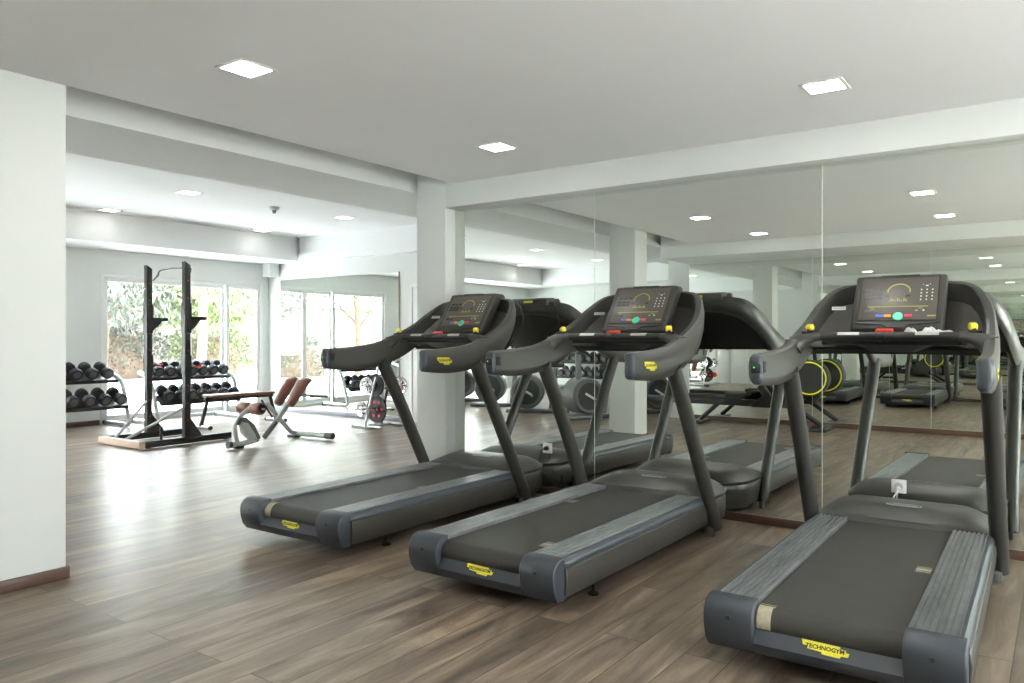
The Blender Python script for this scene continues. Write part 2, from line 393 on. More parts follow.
# ------------------------------------------------------------------ treadmill
def tag_poly(w, h):
    return [(-.5*w, .42*h), (.30*w, .36*h), (.31*w, .20*h), (.42*w, .20*h), (.43*w, .02*h), (.5*w, .0*h), (.48*w, -.3*h), (.34*w, -.32*h), (.32*w, -.5*h),
            (-.05*w, -.45*h), (-.06*w, -.3*h), (-.36*w, -.22*h), (-.37*w, .0*h), (-.46*w, .0*h)]
def logo_tag(name, parent, w, h, loc, rot, txt, tm=None):
    o = MB().prism(tag_poly(w, h), 0, .0015, 'z').build(name, yel, parent, flat=True)
    o.location = loc; o.rotation_euler = rot
    return o

def make_treadmill():
    R = thing('treadmill', '', 'treadmill')
    # rear frame: two cheeks and the low crossbar
    chk = [(.05, .072), (.02, .11), (.004, .16), (0, .20), (.006, .236), (.026, .262), (.055, .276), (.105, .278), (.105, .072)]
    bar = [(.05, .072), (.022, .10), (.012, .126), (.018, .134), (.052, .178), (.2, .178), (.2, .072)]
    b = MB()
    for s in (1, -1): b.prism(chk, s*.268, s*.468, 'x', .007, 3)
    b.prism(bar, -.27, .27, 'x')
    rf = b.build('rear_frame', blueg, R, ang=40)
    for s in (1, -1):
        MB().cyl((s*.364, -.0012, .212), (s*.364, .03, .212), .0095, 16).build('screw_hole', black, rf)
    lg = logo_tag('brand_tag', rf, .175, .050, (0, .0335, .1575), (math.radians(50), 0, 0), '')
    text('brand_lettering', 'TECHNOGYM', .0225, inkm, rf, (0, .0322, .1585), (math.radians(50), 0, 0), .0004, .0008)
    # belt
    pr = []
    for k in range(11):
        a = PI/2 + PI*k/10; pr.append((.100+.058*math.cos(a), .200+.058*math.sin(a)))
    prof = [(1.93, .258)] + pr + [(1.93, .142), (1.93, .15)] + [(.100+.050*math.cos(PI/2+PI*k/10), .200+.050*math.sin(PI/2+PI*k/10)) for k in range(10, -1, -1)] + [(1.93, .250)]
    belt = MB().prism(prof, -.266, .266, 'x').build('belt', beltm, R, ang=25)
    # running deck board below the belt
    MB().b2((-.262, .17, .20), (.262, 1.92, .247)).build('deck_board', black, R)
    # foot rails with grooves
    for s in (1, -1):
        p = [(s*.272, .235), (s*.272, .272)]
        x = .278
        for k in range(7):
            p += [(s*x, .2755), (s*(x+.0125), .2755), (s*(x+.0150), .2695), (s*(x+.0200), .2695)]; x += .0225
        p += [(s*(x+.001), .2745), (s*(x+.004), .2745), (s*(x+.004), .235)]
        MB().prism(p, .102, 1.90, 'y').build('foot_rail', rail_m, R, ang=20)
        p = [(s*.438, .228), (s*.438, .273), (s*.452, .272), (s*.464, .262), (s*.470, .246), (s*.470, .228)]
        MB().prism(p, .100, 1.88, 'y').build('edge_strip', blueg, R)
        p = [(s*.40, .075), (s*.40, .229), (s*.462, .229), (s*.474, .219), (s*.479, .17), (s*.472, .10), (s*.455, .075)]
        MB().prism(p, .110, 1.9, 'y', .006, 3).build('side_panel', sidep, R)
    # motor cover and its lower body
    def plan(y, w0):
        if y < 2.14: return w0
        t = (y-2.14)/.335; return w0*(1-t**2.6*.34)
    secs = []; N = 22
    for i in range(N+1):
        t = i/N; y = 1.845+.62*t; w = plan(y, .476)
        top = .352-.075*((1-t)**1.4 if t < .45 else 0)-(.0)
        rise = .276+(.345-.276)*min(1, math.sin(min(t/.45, 1)*PI/2))
        fall = max(0, (t-.55)/.45); top = rise-.085*fall**2.2
        if i == N: top -= .012
        row = [(-w*.985, y, .232)]
        M = 18
        for k in range(M+1):
            u = -1+2*k/M; au = abs(u)
            sh = 0 if au < .62 else ((au-.62)/.38)
            z = .268+(top-.268)*(1-sh**1.6) if sh else top
            if au > .97: z -= .012
            row.append((w*u, y+(.03*(1-au**2) if i == 0 else 0), max(z, .24)))
        row.append((w*.985, y, .232)); secs.append(row)
    b = MB(); b.loft(secs)
    mc = b.build('motor_cover', plas2, R, ang=50)
    # name plate on the cover
    pl = [(math.copysign(1, math.cos(a))*abs(math.cos(a))**.35*.098, math.sin(a)*.022) for a in [2*PI*k/28 for k in range(28)]]
    o = MB().prism(pl, 0, .003, 'z', .001, 1).build('name_plate', mat('silver_name_plate', (.62, .62, .60), .3, .5), mc); o.location = (0, 2.06, .3405); o.rotation_euler = (math.radians(7.5), 0, 0)
    text('plate_lettering', 'TECHNOGYM', .028, inkm, mc, (0, 2.06, .3445), (math.radians(7.5), 0, 0), .0003, .0004)
    secs = []
    for i in range(N+1):
        t = i/N; y = 1.90+.568*t; w = plan(y, .472)
        row = []
        for k, (u, z) in enumerate([(-.93, .05), (-.985, .075), (-1.0, .16), (-1.0, .215), (-.985, .2295), (.985, .2295), (1.0, .215), (1.0, .16), (.985, .075), (.93, .05)]):
            row.append((w*u, y, z))
        secs.append(row)
    MB().loft(secs).build('front_body', sidep, R, ang=40)
    # undercarriage: levelling feet and front castors
    for s in (1, -1):
        f = MB().lathe([(0, 0), (.030, 0), (.033, .006), (.022, .014), (.008, .018), (.008, .10), (0, .10)], (s*.42, .46, 0)).build('levelling_foot', black, R)
        f = MB().cyl((s*.40-.012, 2.02, .03), (s*.40+.012, 2.02, .03), .03, 18).b2((s*.40-.018, 2.0, .03), (s*.40+.018, 2.05, .08)).build('castor', black, R)
    # uprights
    for s in (1, -1):
        pts = crv([(s*.492, 1.985, .052), (s*.490, 1.955, .13), (s*.484, 1.80, .40), (s*.478, 1.55, .83), (s*.474, 1.34, 1.16)], 6)
        n = len(pts)
        MB().tube(pts, [.050-.006*abs(2*i/(n-1)-1)*0+.004*(i/(n-1)) for i in range(n)], 20, flat=.86).build('upright', plas, R)
        MB().b2((s*.462, 1.93, .0), (s*.50, 1.99, .062), bev=.006).build('upright_foot', greyf, R)
    # horseshoe shell: handles sweep forward and up around the console
    key = [(.505, .760, 1.256, 1.112, .056), (.509, .86, 1.262, 1.100, .058), (.508, 1.05, 1.272, 1.094, .058), (.502, 1.28, 1.300, 1.110, .056), (.495, 1.50, 1.368, 1.160, .052),
           (.482, 1.70, 1.445, 1.245, .048), (.452, 1.86, 1.545, 1.365, .046), (.380, 1.99, 1.636, 1.480, .042), (.260, 2.06, 1.666, 1.540, .040), (.12, 2.088, 1.674, 1.560, .040), (0, 2.094, 1.675, 1.562, .040)]
    half = crv(key, 7)
    full = half + [(-a, b_, c_, d_, e_) for a, b_, c_, d_, e_ in half[::-1][1:]]
    nrm = []
    for i, p in enumerate(full):
        q0, q1 = full[max(i-1, 0)], full[min(i+1, len(full)-1)]
        tx, ty = q1[0]-q0[0], q1[1]-q0[1]; L_ = math.hypot(tx, ty); nrm.append((ty/L_, -tx/L_))
    def sect(i, grow=0., shrink=1., back=0.):
        x, y, zt, zb, th = full[i]; nx, ny = nrm[i]; h = zt-zb; zc = (zt+zb)/2
        pts = [(-.012, zb), (0, zb+.014), (.010, zb+.28*h), (.012, zb+.62*h), (.004, zt-.014), (-.008, zt), (-th+.012, zt-.001), (-th, zt-.012), (-th+.004, zb+.62*h), (-th, zb+.26*h), (-th+.004, zb+.012), (-th+.016, zb)]
        out = []
        for n_, z in pts:
            n_ = n_ - grow if n_ < -th/2 else n_ + grow
            z = z + (grow if z > zc else -grow)
            n2 = -th/2+(n_+th/2)*shrink; z2 = zc+(z-zc)*(1-(1-shrink)*.45)
            out.append((x+nx*n2, y+ny*n2-back, z2))
        return out
    F = len(full)
    sh = MB().loft([sect(0, 0, .55, .016), sect(0, 0, .85, .010)]+[sect(i) for i in range(F)]+[sect(F-1, 0, .85, .010), sect(F-1, 0, .55, .016)]).build('handlebar_shell', plas2, R, ang=42)
    for end in (0, 1):
        idx = [0, 1, 2, 3] if end == 0 else [F-1, F-2, F-3, F-4]
        secs = [sect(idx[0], .0015, .5, .024), sect(idx[0], .0015, .78, .019), sect(idx[0], .0015, .95, .011)]+[sect(i, .0015) for i in idx]
        MB().loft(secs).build('end_cap', blueg, sh, ang=42)
    # sensor window with a green lamp on the left handle end
    sw = MB().box((-.474, .732, 1.19), (.05, .012, .05), None, .005).build('sensor_window', black, sh)
    MB().box((-.4475, .795, 1.196), (.006, .05, .056), (0, 0, 0), .003).build('sensor_lens', black, sh)
    MB().cyl((-.482, .727, 1.195), (-.482, .7252, 1.195), .004, 12).build('status_light', led_g, sh)
    # yellow tag on the outside of the right handle
    i = 13; x, y, zt, zb, th = full[i]
    a = math.atan2(nrm[i][1], nrm[i][0])
    tg = logo_tag('handle_tag', sh, .165, .060, (x+.0135, y-.09, 1.182), (PI/2, 0, PI/2+a-.0), '')
    text('handle_tag_lettering', 'TECHNOGYM', .021, inkm, sh, (x+.0155, y-.09, 1.184), (PI/2, 0, PI/2+a), .0003, .0003)
    # cowl between the handles and behind the console (user side) and its dark rear cover
    def surf(off_n):
        rows = []; U, V = 28, 8
        for ku in range(U+1):
            u = -1+2*ku/U
            # arch point: lower edge of the band between y=1.5 and the front
            tt = (1-abs(u))
            j = int(round((4.4+5.6*tt**.85)*7)); j = min(max(j, 0), len(half)-1)
            ax, ay, azt, azb, ath = half[j]; s = 1 if u >= 0 else -1
            A = Vector((s*(ax-.022), ay-.008, azb+.55*(azt-azb)))
            B = Vector((.435*u, 1.66+.16*(1-u*u), 1.285))
            row = []
            for kv in range(V+1):
                v = kv/V; P = B.lerp(A, v)
                dep = .05*math.sin(PI*v)*(1-u*u)**.5 if abs(u) < 1 else 0
                P = P+Vector((0, .8, -.6))*dep
                row.append(P+Vector((0, .8, -.6))*off_n)
            rows.append(row)
        return rows
    a_, c_ = surf(0), surf(.012); b = MB(); b.loft(a_, closed=False); b.loft(c_, closed=False)
    cw = b.build('cowl', mat('cowl_plastic', (.10, .097, .090), .36), R, ang=60)
    def surfp(off):
        # rear cover: flatter, spans from the straight lower edge to the arch
        rows = []; U, V = 28, 4
        for ku in range(U+1):
            u = -1+2*ku/U; tt = 1-abs(u); j = min(int(round((5.0+5.0*tt**.85)*7)), len(half)-1)
            ax, ay, azt, azb, ath = half[j]; s = 1 if u >= 0 else -1
            A = Vector((s*(ax-.012), ay-.008, azb+.012)); B = Vector((.445*u, 1.70+.16*(1-u*u), 1.272))
            rows.append([B.lerp(A, kv/V)+Vector((0, .8, -.6))*off for kv in range(V+1)])
        return rows
    b = MB(); b.loft(surfp(.045), closed=False)
    secs = surfp(.045); b.loft([[r[0] for r in secs], [r[0]+Vector((0, -.05, .03)) for r in secs]], closed=False)
    b.build('rear_cover', black, R, ang=60)
    # white badge on the left of the cowl
    bd = MB().box((0, 0, 0), (.075, .024, .0015)).build('cowl_badge', mat('badge_grey', (.48, .48, .46), .4), cw)
    bd.location = (-.318, 1.835, 1.515); bd.rotation_euler = (math.radians(55), 0, math.radians(14))
    o = text('badge_lettering', 'EXCITE', .018, inkm, cw, (-.3175, 1.8335, 1.516), (math.radians(55), 0, math.radians(14)), .0003)
    # grab bar with steel sensor grips, brackets, yellow knobs
    gb = MB().tube([(-.385, 1.455, 1.345), (-.3, 1.455, 1.347), (.3, 1.455, 1.347), (.385, 1.455, 1.345)], .0235, 18).build('grab_bar', black, R)
    for s in (1, -1):
        pr = [(1.455+.0248*math.cos(a), 1.347+.0248*math.sin(a)) for a in [math.radians(75+q*17) for q in range(6)]]
        MB().prism(pr+[(1.455+.022*math.cos(a), 1.347+.022*math.sin(a)) for a in [math.radians(75+q*17) for q in range(5, -1, -1)]], s*.19-.055, s*.19+.055, 'x').build('sensor_grip', grip, gb)
        pts = crv([(s*.335, 1.455, 1.347), (s*.38, 1.455, 1.342), (s*.43, 1.45, 1.325), (s*.468, 1.44, 1.30)], 4)
        n = len(pts); MB().tube(pts, [.0245+.034*(k/(n-1))**1.8 for k in range(n)], 18).build('bar_bracket', plas2, R)
        MB().box((s*.393, 1.46, 1.375), (.034, .034, .03), None, .006).cyl((s*.41, 1.45, 1.37), (s*.435, 1.45, 1.37), .008, 10).build('knob_mount', black, R)
        MB().box((s*.393, 1.458, 1.397), (.040, .036, .036), (.5, 0, s*.4), .010, 3).build('yellow_knob', yelk, R)
    # tray between bar and console, emergency stop
    tr = [(-.34, 1.50), (.34, 1.50), (.36, 1.62), (.30, 1.80), (-.30, 1.80), (-.36, 1.62)]
    MB().prism(tr, 1.300, 1.335, 'z', .01, 2).build('accessory_tray', black, R)
    pc = [(-.16, 1.47), (.16, 1.47), (.20, 1.75), (.07, 1.82), (-.07, 1.82), (-.20, 1.75)]
    b = MB(); b.loft([[(x, y, 1.302) for x, y in pc], [(x*.55, 1.62+(y-1.62)*.5, 1.262) for x, y in pc]]); b.build('tray_underside', plas, R)
    MB().box((0, 1.50, 1.362), (.19, .05, .02), None, .006).build('stop_housing', black, R)
    es = MB().box((-.02, 1.495, 1.377), (.085, .05, .018), (.25, 0, 0), .005).build('stop_button', redp, R)
    for dx in (-.02, .015):
        pts = crv([(dx-.01, 1.49, 1.37), (dx-.015, 1.428, 1.362), (dx-.02, 1.426, 1.325), (dx-.005, 1.45, 1.315)], 4)
        MB().tube(pts, .0022, 6).build('safety_cord', black, R)
    # console
    tilt = math.atan2(1.947-1.716, 1.702-1.385)      # lean from the vertical
    H = math.hypot(1.947-1.716, 1.702-1.385)+.008
    con = MB().box((0, .042, H/2), (.476, .084, H), None, .016, 3).build('console', plas, R)
    con.location = (0, 1.716, 1.385); con.rotation_euler = (-tilt, 0, 0)
    def sub(name, mb, m): return mb.build(name, m, con)
    sub('console_top_slot', MB().b2((-.10, -.002, H-.012), (.10, .02, H-.003)), black)
    sub('display_frame', MB().b2((-.205, -.0025, .062), (.205, .004, H-.022), bev=.003), blackm)
    sub('display', MB().b2((-.20, -.004, .067), (.20, .0, H-.027), bev=.0015), screen)
    sub('console_lip', MB().prism([(-.215, .052), (-.08, .048), (-.04, .022), (.04, .022), (.08, .048), (.215, .052), (.2, .044), (.07, .034), (.04, .012), (-.04, .012), (-.07, .034), (-.2, .044)], -.006, 0, 'y'), black)
    g = MB(); cx, cz = 0, .272; o_ = []; i_ = []
    for k in range(25):
        a = math.radians(-8+196*k/24); o_.append((cx+.062*math.cos(a), cz+.058*math.sin(a))); i_.append((cx+.054*math.cos(a), cz+.050*math.sin(a)))
    g.prism(o_+i_[::-1], -.0055, -.003, 'y'); sub('speed_gauge', g, mat('gauge_yellow', (.34, .30, .09), .4))
    g = MB(); g.b2((-.155, -.005, .158), (.155, -.003, .165)); g.b2((-.14, -.005, .146), (-.12, -.003, .151)); g.b2((.105, -.005, .146), (.128, -.003, .151)); g.b2((.155, -.005, .088), (.197-.0, -.003, .098))
    for k in range(9): g.b2((-.05+.011*k, -.005, .20), (-.043+.011*k, -.003, .206+.008*((k*5) % 3)))
    sub('yellow_legend', g, leg)
    g = MB()
    for r_ in range(4):
        for c_2 in range(3): g.b2((.112+.028*c_2, -.005, .205+.024*r_), (.119+.028*c_2, -.003, .213+.024*r_))
    g.b2((.135, -.005, .306), (.149, -.003, .313)); g.b2((.12, -.005, .318), (.124, -.003, .322)); g.b2((.155, -.005, .318), (.16, -.003, .322))
    g.b2((.092, -.005, .131), (.106, -.003, .134)); g.b2((.127, -.005, .131), (.141, -.003, .134)); g.b2((.1325, -.005, .1255), (.1355, -.003, .1395))
    sub('keypad', g, white)
    g = MB()
    for (x0, x1, z) in ((-.185, -.150, .285), (-.146, -.111, .285)): pass
    for k in range(3):
        g.b2((-.178+.036*k, -.0045, .278), (-.148+.036*k, -.003, .295))
        for q in range(2): g.b2((-.182+.034*k, -.0045, .218+.024*q), (-.152+.034*k, -.003, .238+.024*q))
    for k in range(2): g.b2((-.168+.036*k, -.0045, .122), (-.138+.036*k, -.003, .142))
    for k in (-.06, .048): g.b2((k-.012, -.0045, .232), (k+.012, -.003, .246))
    sub('dark_keys', g, black)
    for nm, x, w, m_ in (('blue_button', -.088, .040, mat('blue_button_plastic', (.08, .16, .62), .3)), ('orange_button', -.046, .040, mat('orange_button_plastic', (.85, .28, .03), .3)),
                         ('pink_button', .060, .040, mat('red_button_plastic', (.75, .05, .10), .3))):
        sub(nm, MB().b2((x-w/2, -.008, .085), (x+w/2, -.003, .105), bev=.004), m_)
    sub('green_button', MB().lathe([(0, -.010), (.024, -.010), (.029, -.006), (.029, 0), (0, 0)], (.008, 0, .090), 'y', 24), mat('green_button_plastic', (.05, .50, .34), .3))
    # top rear tag, seen in the mirror
    rg = MB().prism([(1.965, 1.64), (1.958, 1.690), (1.985, 1.707), (2.085, 1.704), (2.112, 1.690), (2.118, 1.64)], -.205, .205, 'x', .008, 2).build('console_top', plas2, R)
    MB().box((0, 2.1155, 1.672), (.10, .004, .020), (math.radians(6), 0, 0), .002).build('rear_tag', yel, rg)
    return R, sh
TM, TSH = make_treadmill()
TP = [(-3.985, 3.127, .019), (-2.426, 3.074, -.005), (-.74, 3.046, .019)]
TL = ['charcoal treadmill farthest from the camera, beside the white column, first of three facing the mirrors',
      'charcoal treadmill in the middle of the row of three facing the mirrors',
      'nearest charcoal treadmill, at the right, with a white towel behind its grab bar']
TG = 'treadmills in a row facing the mirrors'
def belt_marks(R, sets):
    belt = [c for c in kids(R) if c.name.startswith('belt')][0]
    for x0, y0, kind in sets:
        g = MB()
        if kind == 'stripes':
            for a, w in ((0, .006), (.016, .006), (.030, .032), (.072, .006), (.088, .006)): g.b2((x0, y0+a, .2575), (x0+.062, y0+a+w, .2588))
        else:
            for a, w in ((.085, .008), (.105, .006)): g.b2((x0, y0+a, .2575), (x0+.062, y0+a+w, .2588))
            # the wide block wraps over the rear roller
            o1, i1 = [], []
            for k in range(9):
                an = PI/2+PI*.62*k/8; o1.append((.100+.0590*math.cos(an), .200+.0590*math.sin(an))); i1.append((.100+.0575*math.cos(an), .200+.0575*math.sin(an)))
            g.prism(o1[1:]+i1[1:][::-1], x0, x0+.055, 'x')
        g.build('belt_marking', tan, belt)
CABLE = [(.27, 2.08, 1.66), (.328, 2.15, 1.60), (.359, 2.15, 1.47), (.298, 2.15, 1.38), (.226, 2.14, 1.27), (.16, 2.05, 1.20)]
trees = []
T1M = (.195, .99); T2M = (.195, .28, -.262, 1.27)
TM.location = (TP[0][0], TP[0][1], 0); TM.rotation_euler = (0, 0, TP[0][2]); TM['label'] = TL[0]; TM['group'] = TG
trees.append(TM)
for i in (1, 2): trees.append(dup(TM, (TP[i][0], TP[i][1], 0), TP[i][2], TL[i], TG))
belt_marks(trees[0], [(-.262, 0, 'block'), (T1M[0], T1M[1], 'stripes')])
belt_marks(trees[1], [(T2M[0], T2M[1], 'stripes'), (T2M[2], T2M[3], 'stripes')])
belt_marks(trees[2], [(-.262, 0, 'block'), (.195, .95, 'stripes')])

MB().tube(crv(CABLE, 5), .006, 8).build('power_cable', black, trees[0])
# crumpled towel on the tray of the nearest treadmill
def towel():
    b = MB(); nx, ny = 40, 16; rows = []
    for i in range(nx+1):
        row = []
        for j in range(ny+1):
            u, v = i/nx*2-1, j/ny*2-1
            e = max(0, 1-(abs(u)**2.4+abs(v)**2.4))
            z = .055*e**.5*(.55+.45*math.sin(7*u+3*v)*math.cos(5*v-2*u)+.25*math.sin(17*u+9*v))+.004*random.random()
            row.append((u*.165, v*.065+.01*math.sin(6*u), max(z, 0)))
        rows.append(row)
    b.loft(rows, closed=False); b.loft([[(x, y, -.002) for x, y, z in r] for r in rows], closed=False)
    o = b.build('towel', towelm, None, ang=80)
    o.location = (-.74+.145, 3.046+1.60, 1.338); o.rotation_euler = (0, 0, .02)
    tag(o, 'crumpled white towel lying on the tray of the nearest treadmill', 'towel')
towel()
#@@PART2
# ------------------------------------------------------------------ wall sockets at the foot of the mirrors
def socket(x, z, label, plug_m, route):
    t = thing('power_socket', label, 'power socket', (x, YM-.0066, z))
    MB().box((0, -.005, 0), (.088, .010, .088), None, .004).build('face_plate', white, t)
    MB().lathe([(0, -.011), (.022, -.011), (.024, -.0135), (.026, -.011), (.026, -.008), (0, -.008)], (0, 0, 0), 'y', 24).build('socket_ring', greyp, t)
    if plug_m is black:
        MB().cyl((0, -.012, 0), (0, -.045, 0), .019, 18, .015).build('plug', black, t)
    else:
        MB().cyl((0, -.012, -.012), (0, -.032, -.016), .013, 16).build('plug', white, t)
    return t
sk1 = socket(-.878, .373, 'white wall socket with white plug, at the foot of the mirror before the nearest treadmill', white, None)
sk2 = socket(-3.604, .395, 'white wall socket with round black plug, on the mirror between the two farther treadmills', black, None)
def loc(t, pts): return [(x-t.location.x, y-t.location.y, z-t.location.z) for x, y, z in pts]
MB().tube(crv(loc(sk1, [(-.878, 5.531, .358), (-.88, 5.50, .34), (-.90, 5.49, .30), (-.905, 5.49, .20), (-.90, 5.50, .02)]), 6), .005, 8).build('power_cord', white, sk1)
MB().tube(crv(loc(sk2, [(-3.604, 5.518, .395), (-3.63, 5.49, .36), (-3.63, 5.48, .25), (-3.56, 5.50, .14), (-3.45, 5.49, .09), (-3.38, 5.44, .2), (-3.36, 5.42, .012)]), 6), .004, 8).build('power_cord', black, sk2)

# ------------------------------------------------------------------ dumbbell racks
def make_rack(L_, label):
    # local: run along y from -L/2 to L/2, front towards +x
    t = thing('dumbbell_rack', label, 'dumbbell rack')
    for nm, cx, cz in (('shelf', -.36, .745), ('shelf', -.06, .375)):
        b = MB(); a = math.radians(20)
        b.box((cx, 0, cz), (.26, L_-.06, .018), (0, a, 0), .003)
        b.box((cx+.125, 0, cz-.055), (.012, L_-.06, .05), (0, a, 0), .003)
        b.box((cx-.125, 0, cz+.045), (.012, L_-.06, .06), (0, a, 0), .003)
        for k in (-.06, .07): b.box((cx+k, 0, cz-.022-k*.36), (.02, L_-.06, .04), (0, a, 0), .003)
        b.build(nm, blackm, t)
    for s in (1, -1):
        y = s*L_/2
        pts = crv([(-.52, y, .80), (-.30, y, .735), (-.17, y, .62), (-.09, y, .40), (-.02, y, .18), (.0, y, .07), (-.06, y, .035), (-.20, y, .035)], 5)
        fr = MB().tube(pts, .032, 14).build('end_frame', greyp, t)
        MB().cyl((-.10, y, .04), (-.66, y, .04), .034, 16).build('foot_tube', silver, fr)
        MB().cyl((-.66, y, .04), (-.70, y, .04), .040, 16).build('end_plug', blueg, fr)
        MB().tube([(-.12, y, .45), (-.30, y, .40)], .022, 10).build('shelf_bracket', greyp, fr)
    return t
def make_dumbbell(r, label):
    t = thing('dumbbell', label, 'dumbbell')
    for s in (1, -1):
        h = MB().lathe([(0, s*.07), (r*.82, s*.07), (r, s*.085), (r, s*.150), (r*.9, s*.162), (0, s*.162)], (0, 0, 0), 'x', 24).build('head', rubber, t)
        MB().lathe([(0, s*.1645), (r*.62, s*.1645), (r*.66, s*.161), (0, s*.161)], (0, 0, 0), 'x', 20).build('end_plate', mat('dumbbell_end_plate', (.10, .10, .105), .3), h)
    MB().lathe([(0, -.072), (.017, -.072), (.021, 0), (.017, .072), (0, .072)], (0, 0, 0), 'x', 14).build('handle', chrome, t)
    return t
ra = make_rack(1.9, 'silver-framed two-tier dumbbell rack cut by the left column, in front of the plain wall')
ra.location = (-11.36, 5.10, 0)
rb = dup(ra, (-11.26, 7.17, 0), 0, 'silver-framed two-tier dumbbell rack by the glass doors, behind the squat stand')
rb_s = 1.45/1.9
for ch in kids(rb):          # shorter rack: slide the ends and scale only the shelf runs
    if ch.name.startswith('shelf'): ch.scale = (1, rb_s, 1)
    elif ch.name.startswith('end_frame'):
        s = 1 if max(v.co.y for v in ch.data.vertices) > 0 else -1
        ch.location.y = -s*(1.9-1.45)/2
db0 = make_dumbbell(.084, '')
first = [True]
def place_db(x, y, z, ry, rz, label, group):
    if first[0]: d_ = db0; first[0] = False
    else: d_ = copy_tree(db0)
    d_.location = (x, y, z); d_.rotation_euler = (0, ry, rz); d_['label'] = label; d_['group'] = group
    return d_
TILT = math.radians(20)
ordn = ['rightmost', 'second from the right', 'third from the right', 'fourth from the right', 'fifth from the right', 'sixth from the right', 'seventh from the right']
for k in range(7):
    place_db(-11.62, 7.74-.19*k, .855, TILT, 0, ordn[k]+' round black dumbbell on the upper shelf by the glass doors', 'dumbbells on the upper shelf by the glass doors')
    place_db(-11.32, 7.74-.19*k, .484, TILT, 0, ordn[k]+' round black dumbbell on the lower shelf by the glass doors', 'dumbbells on the lower shelf by the glass doors')
for k in range(4):
    place_db(-11.72, 5.86-.225*k, .855, TILT, 0, ordn[k]+' round black dumbbell on the upper shelf beside the column', 'dumbbells on the upper shelf of the left rack')
    place_db(-11.42, 5.90-.225*k, .484, TILT, 0, ordn[k]+' round black dumbbell on the lower shelf beside the column', 'dumbbells on the lower shelf of the left rack')
# racks on the end wall, seen only in the mirror between the farther treadmills
rc = dup(ra, (-9.9, -6.0, 0), PI/2, 'two-tier dumbbell rack against the end wall, seen only in the mirrors'); rc.rotation_euler = (0, 0, PI/2)
for k in range(8):
    for xx, yy, zz in ((0, -6.36, .855), (0, -6.06, .484)):
        place_db(-9.1-.22*k, yy, zz, TILT, PI/2, 'round black dumbbell on the end-wall rack, seen only in the mirrors', 'dumbbells on the end-wall rack')

# ------------------------------------------------------------------ squat stand
t = thing('squat_stand', 'tall black squat stand with two perforated uprights, in front of the dumbbell racks', 'squat stand', (-9.45, 5.50, 0))
def st(mb, name, m, p=t): return mb.build(name, m, p)
PX = {1: .445, -1: -.445}
for s in (1, -1):
    x = PX[s]
    base = st(MB().b2((x-.04, -.52, .012), (x+.04, .66, .095), bev=.008), 'base_rail', blackm)
    for y in (-.46, .60): MB().lathe([(0, 0), (.035, 0), (.028, .013), (0, .013)], (x, y, 0), 'z', 16).build('rubber_foot', redp if y < 0 else black, base)
    up = MB().b2((x-.037, -.005, .09), (x+.037, .07, 2.24), bev=.004)
    up.prism([(-.005, 2.24), (.07, 2.24), (.07, 2.255), (-.005, 2.30)], x-.037, x+.037, 'x')
    u = st(up, 'upright', blackm)
    dots = MB()
    for k in range(9): dots.cyl((x+.036, .033, .30+.22*k), (x+.0385, .033, .30+.22*k), .010, 8)
    dots.build('height_marks', redp, u); 
    st(MB().prism([(-.0, .09), (.0, .34), (.07, .34), (.25, .095), (.25, .09)], x-.012, x+.012, 'x'), 'gusset', blackm)
    jh = st(MB().b2((x-.046, -.012, 1.40), (x+.046, .08, 1.78), bev=.004), 'bar_catch', blackm)
    MB().b2((x-.03, .08, 1.565), (x+.03, .30, 1.61), bev=.004).prism([(.08, 1.42), (.08, 1.565), (.22, 1.565), (.20, 1.53)], x-.015, x+.015, 'x').build('catch_arm', blackm, jh)
    MB().b2((x-.02, .081, 1.60), (x+.02, .098, 1.76), bev=.003).build('catch_pad', redp, jh)
    sp = st(MB().b2((x-.046, -.012, .88), (x+.046, .08, 1.12), bev=.004), 'lower_catch', blackm)
    MB().tube(crv([(x, .08, .99), (x, .16, .97), (x, .22, .975), (x, .235, 1.02)], 4), .012, 10).build('red_hook', redp, sp)
    MB().b2((x-.02, .081, .97), (x+.02, .096, 1.10), bev=.003).build('catch_pad', redp, sp)
st(MB().b2((-.485, -.60, .012), (.485, -.522, .095), bev=.006), 'front_board', tanw)
st(MB().b2((-.57, .55, .02), (.54, .62, .085), bev=.006), 'rear_crossbar', blackm) if False else None
st(MB().tube(crv([(-.41, .08, 2.10), (-.40, .14, 2.17), (-.30, .14, 2.235), (.30, .14, 2.235), (.38, .13, 2.20), (.43, .08, 2.14)], 5), .011, 12), 'pull_up_bar', greyf)
st(MB().tube([(-.20, -.53, .09), (-.43, .0, .50)], .018, 12), 'brace', silver); st(MB().tube([(.05, -.53, .09), (.435, .0, .46)], .018, 12), 'brace', silver)
st(MB().cyl((.445, -.30, .09), (.445, -.30, .25), .018, 14), 'plate_peg', blackm)

# ------------------------------------------------------------------ flat bench behind it
t = thing('flat_bench', 'flat bench with thin brown pad and black legs, behind the back-extension bench', 'bench', (-10.3, 7.22, 0))
MB().b2((-.14, -.56, .455), (.14, .56, .497), bev=.018, seg=3).build('seat_pad', brownl, t)
MB().b2((-.03, -.60, .405), (.03, .60, .458), bev=.004).build('frame_beam', blackm, t)
for s in (-1, 1):
    lg = MB().tube([(0, s*.54, .46), (0, s*.66, .04)], .028, 12).build('leg', blackm, t)
    MB().cyl((-.22, s*.66, .03), (.22, s*.66, .03), .026, 14).build('foot_bar', silver, lg)
    for q in (-1, 1): MB().cyl((q*.22, s*.66, .031), (q*.25, s*.66, .031), .030, 14).build('end_plug', blackm, lg)

